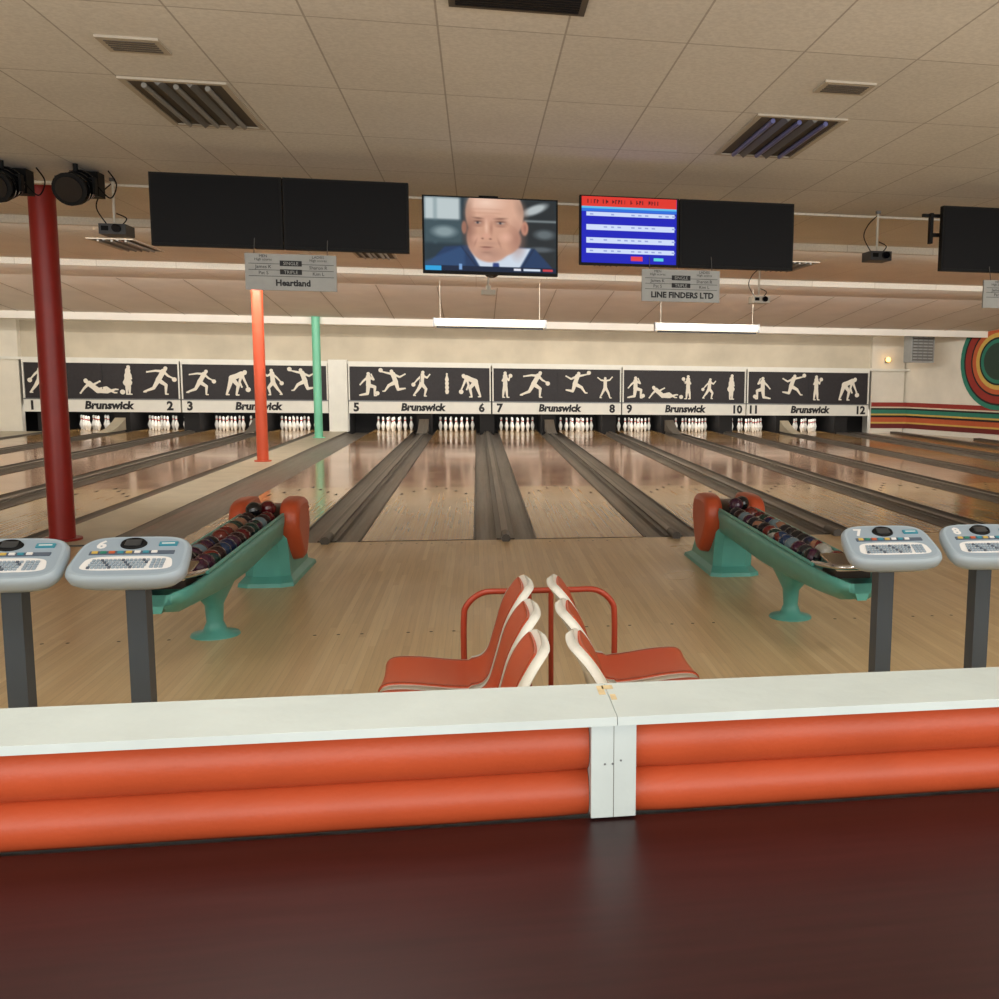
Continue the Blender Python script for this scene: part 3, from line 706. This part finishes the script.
# ---------------------------------------------------------------- seats
prof=curve_pts([(.64,0,.395),(.62,0,.425),(.52,0,.425),(.36,0,.405),(.26,0,.405),(.2,0,.45),(.165,0,.55),(.13,0,.67),(.09,0,.755),(.055,0,.81)],6)
def chair(yc,side):
    b=MB('lounge_chair'); n=len(prof); W=17
    def grid(s0,s1,wk,off):
        G=[]
        for i in range(n):
            t=i/(n-1)
            if t<s0-1e-6 or t>s1+1e-6: continue
            hw=.215
            if t>.74: hw=.215*math.sqrt(max(0.0,1-((t-.74)/.30)**2))
            if t<.12: hw=.215*math.sqrt(max(0,1-((.12-t)/.2)**2))
            hw*=wk; row=[]
            tn=(prof[min(i+1,n-1)]-prof[max(i-1,0)]).normalized()
            nx,nz=tn.z,-tn.x
            for j in range(W):
                u=-1+2*j/(W-1)
                dish=.03*(u**2)*(1 if t>.4 else .5)*(wk**2)*(hw/.215)**2+off
                row.append((.255+side*(prof[i].x+nx*dish),yc+u*hw,prof[i].z+nz*dish))
            G.append(row)
        return G
    G=np.array(grid(0,1,1,0)); b.shell(G,-.032*side,m_white)
    G=np.array(grid(.035,.96,.88,.012)); b.shell(G,-.011*side,m_orp)
    b.box(.255+side*.32-.06,.255+side*.32+.06,yc-.08,yc+.08,.345,.378,m_tube)
    b.tube([(.255+side*.32,yc,0.01),(.255+side*.32,yc,.35)],.03,m_tube,12); b.lathe((.255+side*.32,yc,0),[(.13,0),(.13,.01),(.04,.025)],m_tube,20)
    b.build()
for yc in (4.17,3.70,3.23):
    for sd in (-1,1): chair(yc,sd)
b=MB('tubular_handrail')
y=4.52
for s_ in (-1,1):
    cx=.275
    b.tube(curve_pts([(cx+s_*.345,y,0),(cx+s_*.345,y,.3),(cx+s_*.345,y,.55),(cx+s_*.33,y,.63),(cx+s_*.26,y,.685),(cx+s_*.15,y,.69),(cx+s_*.0,y,.69)],6),.014,m_tube,12)
    b.tube([(cx+s_*.05,y,0),(cx+s_*.05,y,.69)],.012,m_tube,10)
b.build()

# ---------------------------------------------------------------- rail and counter
b=MB('railing_wall')
b.box(-4,.2215,1.572,1.755,1.105,1.12,m_rail)
b.box(.2225,5,1.572,1.755,1.105,1.12,m_rail)
b.box(-4,5,1.722,1.745,0,1.105,m_white)
b.box(.182,.258,1.598,1.722,.936,1.105,m_rail)
b.box(.2195,.2205,1.5975,1.5985,.936,1.105,m_dvent)
for (x,yy,w,h) in ((.206,1.69,.012,.05),(.224,1.66,.01,.03),(.215,1.72,.02,.022)): b.box(x,x+w,yy,yy+h,1.12,1.1206,m_tape)
for x,z in ((.205,1.03),(.218,1.03),(.232,1.035)): b.tube([(x,1.597,z),(x,1.5985,z)],.0018,m_metal,8)
b.build(.002)
def roll(name,x0,x1):
    b=MB(name)
    for cz,r,cy in ((1.050,.053,1.667),(.962,.044,1.66)):
        N_=60; secs=[]
        for i in range(N_+1):
            x=x0+(x1-x0)*i/N_; k=1+.005*math.sin(i*1.7)+.006*math.sin(i*.6)
            if i in (0,N_): k*=.95
            secs.append([(x,cy+r*k*math.cos(2*math.pi*j/24),cz+r*k*1.0*math.sin(2*math.pi*j/24)) for j in range(24)])
        b.loft(secs,m_or)
    b.build()
roll('padded_roll_cushion',-4,.181); roll('padded_roll_cushion',.259,5)
b=MB('counter'); b.box(-4,5,.35,1.612,.9,.932,m_mah); b.box(-4,5,.5,1.5,0,.9,m_mah); b.build(.004)

# ---------------------------------------------------------------- lights
def area(name,loc,rot,sx,sy,e,col=(1,.95,.87)):
    l=bpy.data.lights.new(name,'AREA'); l.shape='RECTANGLE'; l.size=sx; l.size_y=sy; l.energy=e; l.color=col
    o=bpy.data.objects.new(name,l); o.location=loc; o.rotation_euler=rot; bpy.context.collection.objects.link(o); return o
R90=math.radians
area('cove_light_b',(0,13.14,3.38),(R90(76),0,0),24,.06,400)
area('cove_light_c',(0,18.14,3.365),(R90(90),0,0),24,.08,760)
area('cove_light_d',(0,26.3,2.9),(R90(65),0,0),23,.12,110)
for x0,x1 in ((-11.6,-4),(-3.5,11.6)):
    area('pin_light',((x0+x1)/2,28.84,.7),(R90(35),0,0),x1-x0,.05,(x1-x0)*5,(1,.97,.92))
area('rear_fill_light',(3,-2.9,1.7),(R90(98),0,0),22,2.6,600,(1,.98,.94))  # added fill from behind the camera, not an actual window
for x in (-4,-.5,3,6.5):
    area('overhead_fill',(x,2.6,3.3),(0,0,0),.6,1.2,40)  # unseen panels added overhead to brighten counter and seats
w=bpy.data.worlds.new('world'); scene.world=w; w.use_nodes=True
w.node_tree.nodes['Background'].inputs[0].default_value=(1,.965,.91,1); w.node_tree.nodes['Background'].inputs[1].default_value=1.0

# ---------------------------------------------------------------- camera
F=np.array([-178,-127.5,1000.]);F/=np.linalg.norm(F)
Xv=np.array([.9847,-.0095,.1741]);Xv-=F*F.dot(Xv);Xv/=np.linalg.norm(Xv)
D=np.cross(F,Xv)
Rr=Vector((Xv[0],F[0],-D[0]));DN=Vector((Xv[1],F[1],-D[1]));FW=Vector((Xv[2],F[2],-D[2]))
cam=bpy.data.cameras.new('camera'); co=bpy.data.objects.new('camera',cam); bpy.context.collection.objects.link(co)
up=-DN; bk=-FW
co.matrix_world=Matrix(((Rr.x,up.x,bk.x,0),(Rr.y,up.y,bk.y,0),(Rr.z,up.z,bk.z,1.68),(0,0,0,1)))
cam.sensor_width=36; cam.lens=36*1000/999; cam.shift_x=-155.5/999; cam.clip_start=.05; cam.clip_end=200
scene.camera=co
